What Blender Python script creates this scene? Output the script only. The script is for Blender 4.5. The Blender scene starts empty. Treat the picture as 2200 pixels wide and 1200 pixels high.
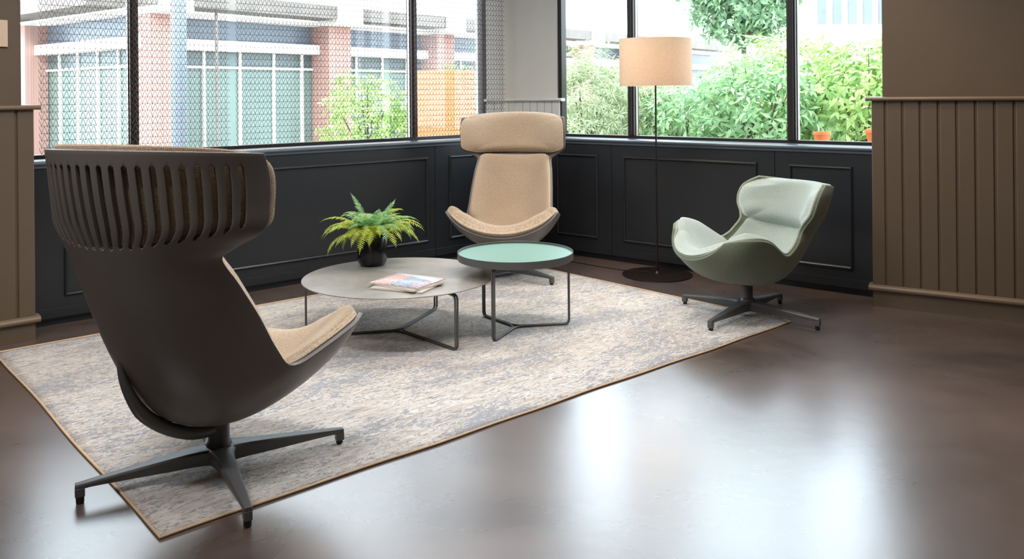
import bpy, bmesh, math, random
from math import sin, cos, pi, radians, sqrt
from mathutils import Vector, Matrix, noise

# ------------------------------------------------------------------ camera, world, light
scn = bpy.context.scene
COL = scn.collection
cam_d = bpy.data.cameras.new('camera'); cam = bpy.data.objects.new('camera', cam_d); COL.objects.link(cam)
cam_d.sensor_width = 36; cam_d.lens = 36*1820/2200; cam_d.shift_y = -(600-203.5)/2200
cam_d.clip_start = .05; cam_d.clip_end = 200
cam.matrix_world = Matrix.Translation((0, 0, 1.3)) @ Matrix.Rotation(pi/2, 4, 'X') @ Matrix.Rotation(-.009, 4, 'Z')
scn.camera = cam
scn.view_settings.view_transform = 'Standard'; scn.view_settings.look = 'None'
scn.view_settings.gamma = 1; scn.view_settings.use_curve_mapping = False
scn.view_settings.exposure = 0.0

w = bpy.data.worlds.new('World'); scn.world = w; w.use_nodes = True
bg = w.node_tree.nodes['Background']; bg.inputs[0].default_value = (.77, .88, 1, 1); bg.inputs[1].default_value = 7.9

def lamp(kind, name, loc, energy, color, tgt=None, size=.3, spot=None, blend=.6, size_y=None):
    d = bpy.data.lights.new(name, kind); d.energy = energy; d.color = color
    if kind == 'AREA':
        d.size = size
        if size_y: d.shape = 'RECTANGLE'; d.size_y = size_y
    elif kind == 'SUN': d.angle = size
    else: d.shadow_soft_size = size
    if spot: d.spot_size = radians(spot); d.spot_blend = blend
    o = bpy.data.objects.new(name, d); COL.objects.link(o); o.location = loc
    if tgt is not None:
        o.rotation_euler = (Vector(tgt)-Vector(loc)).to_track_quat('-Z', 'Y').to_euler()
    return o
WARM = (1, .76, .52)
lamp('SUN', 'soft_daylight_sun', (-3, 15, 12), 2.5, (1, .97, .92), (0, 30, 0), size=.25)
for i, (x, y, tx, ty, e) in enumerate([(-2.6, 3.2, -3.0, 3.9, 26), (-1.3, 1.9, -1.3, 2.9, 18), (.9, 2.6, 1.1, 3.4, 12), (2.9, 3.4, 3.0, 4.2, 26),
                                  (1.7, 4.55, 1.75, 5.2, 36), (-.9, 4.7, -.9, 5.6, 30), (.35, 5.0, .1, 6.1, 40), (0, .2, 0, 1.2, 12)]):
    lamp('SPOT', 'ceiling_spot_lamp', (x, y, 2.76), e, WARM, (tx, ty, 0), size=.05, spot=105, blend=.8)
for i, (x, y, e) in enumerate([(-1.2, 3.0, 46), (.9, 3.6, 40), (-.2, 5.3, 34), (-1.7, 1.5, 44)]):   # unseen fill lights added at ceiling height to brighten room and rug
    lamp('AREA', 'interior_fill_light', (x, y, 2.74), e, (.97, .97, 1), (x, y, 0), size=1.4, size_y=.12)
# day-light portals in the two window openings (guide sampling of the sky)
def portal(c, ax, nrm, sx, sy):
    d = bpy.data.lights.new('window_portal', 'AREA'); d.shape = 'RECTANGLE'; d.size = sx; d.size_y = sy; d.cycles.is_portal = True
    o = bpy.data.objects.new('window_portal', d); COL.objects.link(o)
    x = Vector(ax).normalized(); z = -Vector(nrm).normalized(); y = z.cross(x)
    m = Matrix((x, y, z)).transposed().to_4x4(); m.translation = Vector(c); o.matrix_world = m

# ------------------------------------------------------------------ helpers
def lin(c):
    return tuple(((v/255/12.92) if v/255 <= .04045 else ((v/255+.055)/1.055)**2.4) for v in c)
def tag(o, label=None, cat=None, group=None, kind=None):
    if label: o['label'] = label
    if cat: o['category'] = cat
    if group: o['group'] = group
    if kind: o['kind'] = kind
    return o
def empty(name, loc, rz=0, **k):
    o = bpy.data.objects.new(name, None); COL.objects.link(o); o.location = loc; o.rotation_euler = (0, 0, rz); o.empty_display_size = .1
    return tag(o, **k)

class MB:
    def __init__(s): s.v = []; s.f = []; s.uv = {}
    def add(s, vs, fs):
        b = len(s.v); s.v += [tuple(v) for v in vs]; s.f += [tuple(i+b for i in f) for f in fs]; return s
    def box(s, x0, x1, y0, y1, z0, z1, M=None):
        vs = [(x, y, z) for x in (x0, x1) for y in (y0, y1) for z in (z0, z1)]
        if M: vs = [M(*v) for v in vs]
        return s.add(vs, [(0, 1, 3, 2), (4, 6, 7, 5), (0, 4, 5, 1), (2, 3, 7, 6), (0, 2, 6, 4), (1, 5, 7, 3)])
    def prism(s, pts, z0, z1):
        n = len(pts)
        return s.add([(x, y, z0) for x, y in pts]+[(x, y, z1) for x, y in pts],
                     [tuple(range(n-1, -1, -1)), tuple(range(n, 2*n))]+[(i, (i+1) % n, n+(i+1) % n, n+i) for i in range(n)])
    def extrude(s, prof, a, b, M=None):   # profile (d,z) swept along local x a..b
        n = len(prof); vs = [(a, d, z) for d, z in prof]+[(b, d, z) for d, z in prof]
        if M: vs = [M(*v) for v in vs]
        return s.add(vs, [tuple(range(n)), tuple(range(2*n-1, n-1, -1))]+[(i, (i+1) % n, n+(i+1) % n, n+i) for i in range(n)])
    def lathe(s, prof, n=48, c=(0, 0, 0), closed=False):
        m = len(prof); vs = []
        for i in range(n):
            a = 2*pi*i/n; vs += [(c[0]+r*cos(a), c[1]+r*sin(a), c[2]+z) for r, z in prof]
        fs = []
        for i in range(n):
            j = (i+1) % n
            for k in range(m-1+(1 if closed else 0)):
                l = (k+1) % m
                fs.append((i*m+k, j*m+k, j*m+l, i*m+l))
        return s.add(vs, fs)
    def tube(s, pts, r, n=8, closed=False, caps=True, flat=1.0, up=None):
        P = [Vector(p) for p in pts]; m = len(P); rs = r if isinstance(r, (list, tuple)) else [r]*m
        T = []
        for i in range(m):
            if closed: t = P[(i+1) % m]-P[i-1]
            else: t = P[min(i+1, m-1)]-P[max(i-1, 0)]
            T.append(t.normalized() if t.length > 1e-9 else Vector((0, 0, 1)))
        u0 = Vector(up) if up else (Vector((0, 0, 1)) if abs(T[0].z) < .9 else Vector((1, 0, 0)))
        a = (u0-T[0]*u0.dot(T[0])).normalized(); vs = []
        for i in range(m):
            a = (a-T[i]*a.dot(T[i])).normalized(); b = T[i].cross(a)
            for k in range(n):
                th = 2*pi*k/n; vs.append(P[i]+a*(rs[i]*flat*cos(th))+b*(rs[i]*sin(th)))
        fs = []
        for i in range(m if closed else m-1):
            j = (i+1) % m
            for k in range(n): l = (k+1) % n; fs.append((i*n+k, j*n+k, j*n+l, i*n+l))
        if caps and not closed: fs += [tuple(range(n-1, -1, -1)), tuple((m-1)*n+k for k in range(n))]
        return s.add(vs, fs)
    def build(s, name, mat, parent=None, smooth=False, bevel=0, loc=None, rz=0, recalc=True, uvs=None, angle=None, solid=None):
        me = bpy.data.meshes.new(name); me.from_pydata(s.v, [], s.f); me.update()
        if recalc:
            bm = bmesh.new(); bm.from_mesh(me); bmesh.ops.recalc_face_normals(bm, faces=bm.faces); bm.to_mesh(me); bm.free()
        if uvs:
            l = me.uv_layers.new(name='UVMap')
            for lp in me.loops: l.data[lp.index].uv = uvs[lp.vertex_index]
        for p in me.polygons: p.use_smooth = bool(smooth)
        if smooth and angle:
            try: me.set_sharp_from_angle(angle=radians(angle))
            except Exception: pass
        me.materials.append(mat)
        o = bpy.data.objects.new(name, me); COL.objects.link(o)
        if loc: o.location = loc
        o.rotation_euler = (0, 0, rz)
        if parent: o.parent = parent
        if bevel:
            b = o.modifiers.new('bevel', 'BEVEL'); b.width = bevel; b.segments = 2; b.limit_method = 'ANGLE'
        if solid:
            b = o.modifiers.new('solid', 'SOLIDIFY'); b.thickness = solid[0]; b.offset = solid[1]
        return o

def fillet(pts, r, k=6):        # round the inner corners of a polyline
    P = [Vector(p) for p in pts]; out = [P[0]]
    for i in range(1, len(P)-1):
        a = (P[i-1]-P[i]); b = (P[i+1]-P[i]); d = min(r, a.length*.48, b.length*.48)
        p0 = P[i]+a.normalized()*d; p2 = P[i]+b.normalized()*d
        for j in range(k+1):
            t = j/k; out.append(p0*(1-t)**2+P[i]*2*t*(1-t)+p2*t*t)
    out.append(P[-1]); return out

# ------------------------------------------------------------------ materials
class NT:
    def __init__(s, name):
        s.m = bpy.data.materials.new(name); s.m.use_nodes = True; s.n = s.m.node_tree.nodes; s.l = s.m.node_tree.links
        s.b = s.n['Principled BSDF']; s.out = s.n['Material Output']
    def node(s, t, **k):
        n = s.n.new(t)
        for a, v in k.items():
            if a.startswith('i_'):
                key = a[2:]; n.inputs[int(key) if key.isdigit() else key.replace('_', ' ')].default_value = v
            else: setattr(n, a, v)
        return n
    def link(s, a, b): s.l.new(a, b)
    def coord(s, kind='Object', scale=(1, 1, 1), rot=(0, 0, 0)):
        t = s.node('ShaderNodeTexCoord'); m = s.node('ShaderNodeMapping'); m.inputs['Scale'].default_value = scale; m.inputs['Rotation'].default_value = rot
        s.link(t.outputs[kind], m.inputs[0]); return m.outputs[0]
    def noise(s, vec, scale, detail=4, rough=.6, dist=0):
        n = s.node('ShaderNodeTexNoise'); n.inputs['Scale'].default_value = scale; n.inputs['Detail'].default_value = detail
        n.inputs['Roughness'].default_value = rough; n.inputs['Distortion'].default_value = dist; s.link(vec, n.inputs['Vector']); return n.outputs[0]
    def ramp(s, fac, stops):
        r = s.node('ShaderNodeValToRGB'); e = r.color_ramp.elements
        while len(e) < len(stops): e.new(.5)
        for i, (p, c) in enumerate(stops):
            e[i].position = p; e[i].color = (*c, 1) if len(c) == 3 else c
        s.link(fac, r.inputs[0]); return r.outputs[0]
    def math(s, op, a, b=None, clamp=False):
        n = s.node('ShaderNodeMath'); n.operation = op; n.use_clamp = clamp
        for i, v in enumerate((a, b)):
            if v is None: continue
            if isinstance(v, (int, float)): n.inputs[i].default_value = v
            else: s.link(v, n.inputs[i])
        return n.outputs[0]
    def mix(s, f, a, b, mode='MIX'):
        n = s.node('ShaderNodeMix'); n.data_type = 'RGBA'; n.blend_type = mode
        for sock, v in ((n.inputs[0], f), (n.inputs[6], a), (n.inputs[7], b)):
            if isinstance(v, (int, float)): sock.default_value = v
            elif isinstance(v, tuple): sock.default_value = (*v, 1) if len(v) == 3 else v
            else: s.link(v, sock)
        return n.outputs[2]
    def bump(s, h, strength=.3, dist=.01):
        b = s.node('ShaderNodeBump'); b.inputs['Strength'].default_value = strength; b.inputs['Distance'].default_value = dist
        s.link(h, b.inputs['Height']); s.link(b.outputs[0], s.b.inputs['Normal']); return b
    def set(s, **k):
        for a, v in k.items():
            i = s.b.inputs[a.replace('_', ' ')]
            if isinstance(v, (int, float)): i.default_value = v
            elif isinstance(v, tuple): i.default_value = (*v, 1) if len(v) == 3 else v
            else: s.link(v, i)
        return s
def plain(name, c, rough=.5, metal=0, var=.06, scale=6, bump=0, spec=.5):
    t = NT(name); co = t.coord(); n = t.noise(co, scale, 3)
    c = lin(c); lo = tuple(max(0, v*(1-var)) for v in c); hi = tuple(min(1, v*(1+var)) for v in c)
    t.set(Base_Color=t.ramp(n, [(.3, lo), (.7, hi)]), Roughness=rough, Metallic=metal)
    t.b.inputs['Specular IOR Level'].default_value = spec
    if bump: t.bump(t.noise(co, 180, 2), bump, .002)
    return t.m
M = {}
M['dark_panel'] = plain('dark_panel_paint', (34, 36, 39), .34, var=.04, bump=.03)
M['sill'] = plain('sill_paint', (78, 86, 94), .3, var=.03)
M['frame'] = plain('window_frame_metal', (48, 44, 42), .35, metal=.3, var=.03)
M['taupe'] = plain('taupe_wall_paint', (92, 76, 58), .55, var=.03, bump=.04)
M['taupe_trim'] = plain('taupe_trim_paint', (118, 99, 78), .38, var=.02)
M['corner_daylit'] = plain('daylit_corner_paint', (208, 208, 202), .5, var=.02)  # daylight on the corner strips put into a paler colour
M['ceiling'] = plain('ceiling_paint', (150, 140, 128), .8, var=.02)
M['metal_dark'] = plain('powder_coated_dark_metal', (88, 88, 87), .40, metal=.15, var=.03)
M['shell'] = plain('taupe_plastic_shell', (106, 100, 95), .40, var=.03, bump=.02)
M['lamp_metal'] = plain('dark_bronze_metal', (52, 40, 34), .35, metal=.6, var=.05)
M['black'] = plain('black_rubber', (18, 18, 18), .6)
M['pot'] = plain('black_ceramic', (20, 20, 22), .22, var=.02)
M['chrome'] = plain('brushed_chrome', (190, 190, 190), .2, metal=1)
M['soil'] = plain('dark_soil', (38, 28, 20), .95, var=.4, scale=60)

def fabric(name, base, dark, warp=.0035, uvweave=True, strength=.6):
    t = NT(name); uv = t.node('ShaderNodeTexCoord').outputs['UV']
    sep = t.node('ShaderNodeSeparateXYZ'); t.link(uv, sep.inputs[0])
    k = pi/warp
    a = t.math('SINE', t.math('MULTIPLY', sep.outputs[0], k)); b = t.math('SINE', t.math('MULTIPLY', sep.outputs[1], k))
    wv = t.math('ABSOLUTE', t.math('MULTIPLY', a, b))
    co = t.coord('Object'); n1 = t.noise(t.coord('UV', (1, .22, 1)), 420, 2); n1b = t.noise(t.coord('UV', (.22, 1, 1)), 420, 2); n2 = t.noise(co, 5, 3)
    nn = t.math('MULTIPLY', t.math('ADD', n1, n1b), .5)
    c = t.ramp(nn, [(.36, lin(dark)), (.58, lin(base))])
    c = t.mix(t.math('MULTIPLY', t.math('SUBTRACT', 1.0, wv), .62), c, lin(dark))
    hi = tuple(min(1, v*1.12) for v in lin(base))
    c = t.mix(t.math('MULTIPLY', n2, .25), c, hi)
    t.set(Base_Color=c, Roughness=.9); t.b.inputs['Sheen Weight'].default_value = .25; t.b.inputs['Sheen Roughness'].default_value = .5
    t.b.inputs['Specular IOR Level'].default_value = .2
    t.bump(t.math('ADD', wv, t.math('MULTIPLY', nn, .8)), strength, .0012)
    return t.m
M['beige_fab'] = fabric('beige_woven_fabric', (216, 194, 166), (132, 112, 90), .0046, strength=.9)
M['green_fab'] = fabric('pale_green_wool_fabric', (184, 192, 182), (132, 144, 134), .0022, strength=.3)
M['green_back_shaded'] = fabric('shaded_green_wool_fabric', (122, 130, 108), (84, 92, 76), .0022, strength=.3)  # same green wool, darkened to paint in the shade on the shell's outside
M['green_pipe'] = fabric('pale_green_piping_fabric', (160, 166, 146), (120, 126, 108), .0022, strength=.2)

# floor: polished brown grey resin
t = NT('polished_resin_floor'); co = t.coord('Object')
n1 = t.noise(co, .9, 6, .62, .6); n2 = t.noise(co, 3.2, 5, .55, 0); n3 = t.noise(co, 42, 3)
c = t.ramp(n1, [(.32, lin((64, 53, 47))), (.5, lin((88, 73, 65))), (.68, lin((108, 90, 80)))])
c = t.mix(t.math('MULTIPLY', t.ramp(n2, [(.40, (0, 0, 0)), (.75, (1, 1, 1))]), .4), c, lin((106, 96, 92)))
rr = t.math('ADD', t.math('MULTIPLY', n1, .16), .20)
t.set(Base_Color=c, Roughness=rr); t.b.inputs['Specular IOR Level'].default_value = 1.0; t.b.inputs['IOR'].default_value = 1.6; t.b.inputs['Coat Weight'].default_value = .7; t.b.inputs['Coat Roughness'].default_value = .30; t.b.inputs['Coat IOR'].default_value = 1.6
t.bump(t.math('ADD', t.noise(co, 13, 2, .5), t.math('MULTIPLY', n3, .25)), .08, .006)
M['floor'] = t.m

# rug: distressed cream and blue grey, streaks along its long side (local x)
t = NT('distressed_rug_pile'); co = t.coord('Object', (1, 2.1, 1)); cs = t.coord('Object', (.55, 2.2, 1)); cb = t.coord('Object')
big = t.noise(co, 1.3, 4, .6, .8); med = t.noise(cs, 8, 9, .78, .5); fine = t.noise(cs, 38, 6, .82, .4); spk = t.noise(cb, 130, 3, .7)
base = t.ramp(med, [(.30, lin((172, 156, 144))), (.44, lin((222, 211, 198))), (.58, lin((244, 237, 228)))])
grain = t.noise(t.coord('Object', (1, 1.9, 1)), 62, 4, .7)
mask = t.math('ADD', t.math('MULTIPLY', t.math('SUBTRACT', big, .5), 2.2), t.math('MULTIPLY', t.math('SUBTRACT', med, .5), 2.4))
mask = t.math('ADD', mask, t.math('ADD', t.math('MULTIPLY', t.math('SUBTRACT', fine, .5), 2.6), t.math('MULTIPLY', t.math('SUBTRACT', grain, .5), 3.0)))
m1 = t.ramp(mask, [(.10, (0, 0, 0)), (.24, (1, 1, 1))])
c = t.mix(t.math('MULTIPLY', m1, .74), base, t.mix(t.ramp(grain, [(.35, (0, 0, 0)), (.65, (1, 1, 1))]), lin((96, 104, 120)), lin((158, 164, 176))))
m2 = t.ramp(t.math('SUBTRACT', t.math('MULTIPLY', fine, 1.0), t.math('MULTIPLY', big, .35)), [(.38, (0, 0, 0)), (.46, (1, 1, 1))])
c = t.mix(t.math('MULTIPLY', m2, .6), c, lin((140, 126, 118)))
t.set(Base_Color=c, Roughness=.95); t.b.inputs['Specular IOR Level'].default_value = .15; t.b.inputs['Sheen Weight'].default_value = .2
t.bump(t.math('ADD', t.math('ADD', t.math('MULTIPLY', spk, .7), t.math('MULTIPLY', fine, 1.2)), t.math('MULTIPLY', m1, -.35)), .9, .008)
M['rug'] = t.m
M['rug_edge'] = plain('tan_rug_binding', (206, 176, 140), .8, bump=.4)

# concrete table top
t = NT('grey_concrete_laminate'); co = t.coord('Object'); n1 = t.noise(co, 3, 8, .65, .8); n2 = t.noise(co, 26, 6, .7)
c = t.ramp(n1, [(.3, lin((126, 122, 116))), (.5, lin((150, 144, 136))), (.7, lin((170, 163, 154)))])
c = t.mix(t.math('MULTIPLY', n2, .3), c, lin((120, 114, 108)))
t.set(Base_Color=c, Roughness=.36); M['concrete'] = t.m
t = NT('sea_green_table_laminate'); co = t.coord('Object'); n = t.noise(co, 2, 2)
t.set(Base_Color=t.ramp(n, [(.3, lin((112, 150, 138))), (.7, lin((120, 158, 146)))]), Roughness=.38); M['mint'] = t.m

# glass that lets light straight through, with a mirror layer by fresnel
t = NT('window_glass'); n = t.n; n.remove(t.b)
tr = t.node('ShaderNodeBsdfTransparent'); tr.inputs[0].default_value = (.96, .985, .97, 1)
gl = t.node('ShaderNodeBsdfGlossy'); gl.inputs['Roughness'].default_value = .0; fr = t.node('ShaderNodeFresnel'); fr.inputs[0].default_value = 1.45
mx = t.node('ShaderNodeMixShader'); t.link(fr.outputs[0], mx.inputs[0]); t.link(tr.outputs[0], mx.inputs[1]); t.link(gl.outputs[0], mx.inputs[2]); t.link(mx.outputs[0], t.out.inputs[0])
M['glass'] = t.m
# lamp shade linen : diffuse + translucent
t = NT('linen_lamp_shade'); co = t.coord('Object', (1, 1, 1)); n1 = t.noise(t.coord('Object', (1, 1, 14)), 60, 3); n2 = t.noise(t.coord('Object', (8, 8, 1)), 60, 3)
c = t.mix(.5, t.ramp(n1, [(.3, lin((196, 176, 152))), (.7, lin((232, 216, 196)))]), t.ramp(n2, [(.3, lin((196, 176, 152))), (.7, lin((232, 216, 196)))]))
t.n.remove(t.b); df = t.node('ShaderNodeBsdfDiffuse'); ts = t.node('ShaderNodeBsdfTranslucent'); t.link(c, df.inputs[0]); t.link(c, ts.inputs[0])
mx = t.node('ShaderNodeMixShader'); mx.inputs[0].default_value = .42; t.link(df.outputs[0], mx.inputs[1]); t.link(ts.outputs[0], mx.inputs[2]); t.link(mx.outputs[0], t.out.inputs[0])
M['shade'] = t.m
t = NT('glowing_bulb'); t.set(Base_Color=(1, .8, .6)); t.b.inputs['Emission Color'].default_value = (1, .72, .42, 1); t.b.inputs['Emission Strength'].default_value = 9; M['bulb'] = t.m
M['mesh'] = plain('copper_brown_chain_wire', (124, 96, 84), .35, metal=.75, var=.05)
def leafmat(name, a, b, trans=.35, rough=.5):
    t = NT(name); oi = t.node('ShaderNodeNewGeometry'); n = t.noise(t.coord('Object'), 9, 3)
    f = t.math('ADD', t.math('MULTIPLY', oi.outputs['Random Per Island'], .7), t.math('MULTIPLY', n, .4))
    c = t.ramp(f, [(.15, lin(a)), (.85, lin(b))]); t.set(Base_Color=c, Roughness=rough)
    ts = t.node('ShaderNodeBsdfTranslucent'); t.link(c, ts.inputs[0]); mx = t.node('ShaderNodeMixShader'); mx.inputs[0].default_value = trans
    t.link(t.b.outputs[0], mx.inputs[1]); t.link(ts.outputs[0], mx.inputs[2]); t.link(mx.outputs[0], t.out.inputs[0]); return t.m
M['laurel'] = leafmat('laurel_leaf', (98, 142, 66), (190, 214, 136))
M['laurel2'] = leafmat('laurel_leaf_cool', (92, 138, 84), (172, 204, 150))
M['magnolia'] = leafmat('magnolia_leaf', (76, 112, 80), (148, 180, 138))
M['conifer'] = leafmat('juniper_needle', (140, 160, 118), (208, 214, 178))
M['fern_in'] = leafmat('fern_leaflet_cool', (104, 156, 96), (172, 208, 140))
M['fern_out'] = leafmat('fern_leaflet_yellow', (146, 172, 44), (204, 212, 84))
M['bark'] = plain('grey_bark', (92, 80, 66), .9, var=.25, scale=30)
M['white_wall'] = plain('white_render', (236, 232, 226), .8, var=.02)
M['brick'] = None
t = NT('pale_red_brick'); br = t.node('ShaderNodeTexBrick'); br.inputs['Color1'].default_value = (*lin((166, 128, 118)), 1); br.inputs['Color2'].default_value = (*lin((158, 120, 110)), 1)
br.inputs['Mortar'].default_value = (*lin((166, 146, 138)), 1); br.inputs['Scale'].default_value = 5; t.link(t.coord('Generated', (1, 1, 4)), br.inputs['Vector']); t.set(Base_Color=br.outputs[0], Roughness=.85); M['brick'] = t.m
M['ext_green'] = plain('green_tinted_shopfront', (106, 124, 117), .3, var=.12, scale=.7)
M['ext_blue'] = plain('blue_tinted_glazing', (98, 108, 118), .3, var=.15, scale=.8)
M['ext_dark'] = plain('dark_transom_glazing', (82, 96, 96), .3, var=.12)  # darker glass tone for the transom band
M['grey_metal'] = plain('grey_canopy_metal', (112, 106, 100), .6, var=.15, scale=2)
M['steel_blue'] = plain('pale_blue_steel', (128, 138, 150), .5)
M['orange'] = plain('orange_timber', (196, 130, 84), .7, var=.15, scale=3)
M['terracotta'] = plain('terracotta', (214, 120, 70), .8)
M['wood'] = plain('weathered_wood', (170, 132, 104), .7, var=.2, scale=12)
M['paving'] = plain('pale_paving', (178, 174, 166), .85, var=.08, scale=1.5)
M['paper'] = plain('magazine_paper', (226, 220, 212), .6, var=.03)

# ------------------------------------------------------------------ room frames
C0 = Vector((.0366, 7.2103))
Ls = Vector((-.7516, -.6596)); Ln = Vector((.6596, -.7516))      # along left window wall, into the room
Rs = Vector((.766, -.643)); Rn = Vector((-.643, -.766))
def FL(s, d, z): p = C0+Ls*s+Ln*d; return (p.x, p.y, z)
def FR(s, d, z): p = C0+Rs*s+Rn*d; return (p.x, p.y, z)
WP = Vector((2.179, 5.138)); Wd = Vector((.852, -.524)).normalized(); Wn = Vector((-Wd.y*-1, 0)); Wn = Vector((Wd.y, -Wd.x))
if Wn.dot(Vector((0, 0))-WP) < 0: Wn = -Wn
def FW(s, d, z): p = WP+Wd*s+Wn*d; return (p.x, p.y, z)
QP = Vector((-2.58, 4.568)); Qd = Vector((-.752, -.660)).normalized(); Qn = Vector((-Qd.y, Qd.x))
if Qn.dot(Vector((0, 0))-QP) < 0: Qn = -Qn
def FQ(s, d, z): p = QP+Qd*s+Qn*d; return (p.x, p.y, z)
CEIL = 2.8; HEAD = 2.7
portal(FL(1.9, -.24, 1.8), (*Ls, 0), (*Ln, 0), 3.6, 1.7)
portal(FR(1.6, -.24, 1.8), (*Rs, 0), (*Rn, 0), 2.9, 1.7)
def S(o): o['kind'] = 'structure'; return o

# floor, ceiling, ground
m = MB(); m.box(-9, 9, -3.4, 8, -.1, 0); 
fl = MB(); fl.prism([(-7.4, -3.2), (7.6, -3.2), (7.6, 2.2), (FR(3.3, -.3, 0)[0], FR(3.3, -.3, 0)[1]), (FR(-.3, -.3, 0)[0]+.0, FR(0, -.4, 0)[1]), (FL(3.9, -.3, 0)[0], FL(3.9, -.3, 0)[1]), (-7.4, .4)], -.1, 0)
S(fl.build('floor', M['floor']))
cl = MB(); cl.prism([(-7.4, -3.2), (7.6, -3.2), (7.6, 2.2), (FR(3.3, -.42, 0)[0], FR(3.3, -.42, 0)[1]), (FR(-.1, -.42, 0)[0], FR(0, -.5, 0)[1]), (FL(3.9, -.42, 0)[0], FL(3.9, -.42, 0)[1]), (-7.4, .4)], CEIL, CEIL+.1)
S(cl.build('ceiling', M['ceiling']))

# low dark panelled walls under the windows
def low_wall(name, F, length, seams, rects, a0):
    m = MB(); ss = [a0]+seams+[length]
    for i in range(len(ss)-1):
        g0 = .002 if i else 0; g1 = .002 if i < len(ss)-2 else 0
        m.box(ss[i]+g0, ss[i+1]-g1, -.03, 0, .045, .905, F)
        m.box(ss[i]+g0, ss[i+1]-g1, 0, .007, .045, .10, F)
    m.box(a0, length, -.36, -.025, 0, .92, F)
    o = S(m.build(name, M['dark_panel'], bevel=.0012))
    for (s0, s1) in rects:
        z0, z1 = .160, .822; w_ = .021
        mm = MB(); prof = [(0, 0), (.006, 0), (.013, .006), (.015, .012), (.010, .018), (.004, w_), (0, w_)]
        def frame_pt(k, s_, z_):  # mitred frame
            return s_, z_
        n = len(prof); vs = []
        for (cs, cz, sx, sz) in ((s0, z0, 1, 1), (s1, z0, -1, 1), (s1, z1, -1, -1), (s0, z1, 1, -1)):
            for d, q in prof: vs.append(F(cs+sx*q, d, cz+sz*q))
        fs = [(i*n+k, i*n+(k+1) % n, ((i+1) % 4)*n+(k+1) % n, ((i+1) % 4)*n+k) for i in range(4) for k in range(n)]
        mm.add(vs, fs); mm.build('panel_moulding', M['dark_panel'], o, smooth=False)
    return o
low_wall('wall_left', FL, 3.80, [.859], [(.925, 3.506), (.13, .722)], -.0)
low_wall('wall_right', FR, 3.02, [.956, 2.274], [(.426, .832), (1.062, 2.15), (2.372, 2.79)], -.0)
# sills
def sill(name, F, a, b):
    m = MB(); m.extrude([(-.36, .921), (.010, .921), (.019, .926), (.022, .934), (.019, .942), (.010, .946), (-.36, .946)], a, b, F)
    m.extrude([(-.02, .905), (.008, .905), (.008, .921), (-.02, .921)], a, b, F)
    return S(m.build(name, M['sill']))
sill('trim_1', FL, 0, 3.80); sill('trim_2', FR, 0, 3.02)
# header band above windows
for nm, F, a, b in (('trim_3', FL, -.35, 3.86), ('trim_4', FR, -.35, 3.2)):
    m = MB(); m.box(a, b, -.36, -.0, HEAD, CEIL, F); S(m.build(nm, M['taupe']))

def window(name, F, a, b, mulls, D=-.25):
    m = MB(); m.box(a, b, D-.035, D+.035, .946, .968, F); m.box(a, b, D-.035, D+.035, HEAD-.04, HEAD, F)
    m.box(a-.04, a, D-.035, D+.035, .946, HEAD, F); m.box(b, b+.04, D-.035, D+.035, .946, HEAD, F)
    o = S(m.build(name, M['frame'], bevel=.002))
    for (s0, s1) in mulls:
        q = MB(); q.box(s0, s1, D-.035, D+.040, .968, HEAD-.04, F); q.box(s0+.012, s1-.012, D+.040, D+.052, .968, HEAD-.04, F)
        q.build('mullion', M['frame'], o, bevel=.002)
        q = MB(); q.box(s0-.006, s0, D-.01, D+.012, .968, HEAD-.04, F); q.box(s1, s1+.006, D-.01, D+.012, .968, HEAD-.04, F)
        q.build('glazing_bead', M['chrome'], o)
    es = [a]+[x for p in mulls for x in p]+[b]
    for i in range(0, len(es), 2):
        q = MB(); q.add([F(es[i], D, .968), F(es[i+1], D, .968), F(es[i+1], D, HEAD-.04), F(es[i], D, HEAD-.04)], [(0, 1, 2, 3)])
        q.build('glass_pane', M['glass'], o, recalc=False)
    return o
window('window_1', FL, .19, 3.86, [(.873, .925), (3.016, 3.068)])
window('window_2', FR, .322, 3.1, [(.977, 1.033), (2.277, 2.34)])

# tongue and groove wainscot walls
def wainscot(name, F, length, first, pitch, upper0, ret=.36):
    m = MB(); g = .007
    edges = [0]; x = first
    while x < length: edges.append(x); x += pitch
    edges.append(length)
    m.box(0, length, -.10, -.010, 0, 1.243, F)
    for i in range(len(edges)-1):
        a = edges[i]+(g if i else 0); b = edges[i+1]-g
        m.extrude([(a, -.012), (a, -.003), (a+.004, 0), (b-.004, 0), (b, -.003), (b, -.012)], .13, 1.243, lambda z, s_, d, F=F: F(s_, d, z))
    m.box(0, length, -.012, 0, 0, .10, F)
    o = S(m.build(name, M['taupe']))
    q = MB(); q.box(upper0, length, -.26, -.02, 1.268, CEIL, F); q.box(upper0*.0+.0, .05, -ret, -.09, 0, 1.243, F); q.box(.05, length, -.2, -.09, 0, 1.243, F)
    q.build('upper_wall', M['taupe'], o)
    q = MB(); q.extrude([(-.25, 1.243), (.020, 1.243), (.028, 1.248), (.031, 1.256), (.027, 1.264), (.018, 1.268), (-.25, 1.268)], -.030, length, F)
    q.build('rail', M['taupe_trim'], o)
    q = MB(); q.extrude([(-.06, .100), (.018, .100), (.024, .108), (.025, .118), (.020, .128), (.004, .134), (-.06, .134)], -.022, length, F)
    q.build('base_bead', M['taupe_trim'], o)
    return o
wainscot('wall_right_side', FW, 6.0, .078, .0955, .06)
wainscot('wall_left_side', FQ, 6.2, .086, .0955, .055)
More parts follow.
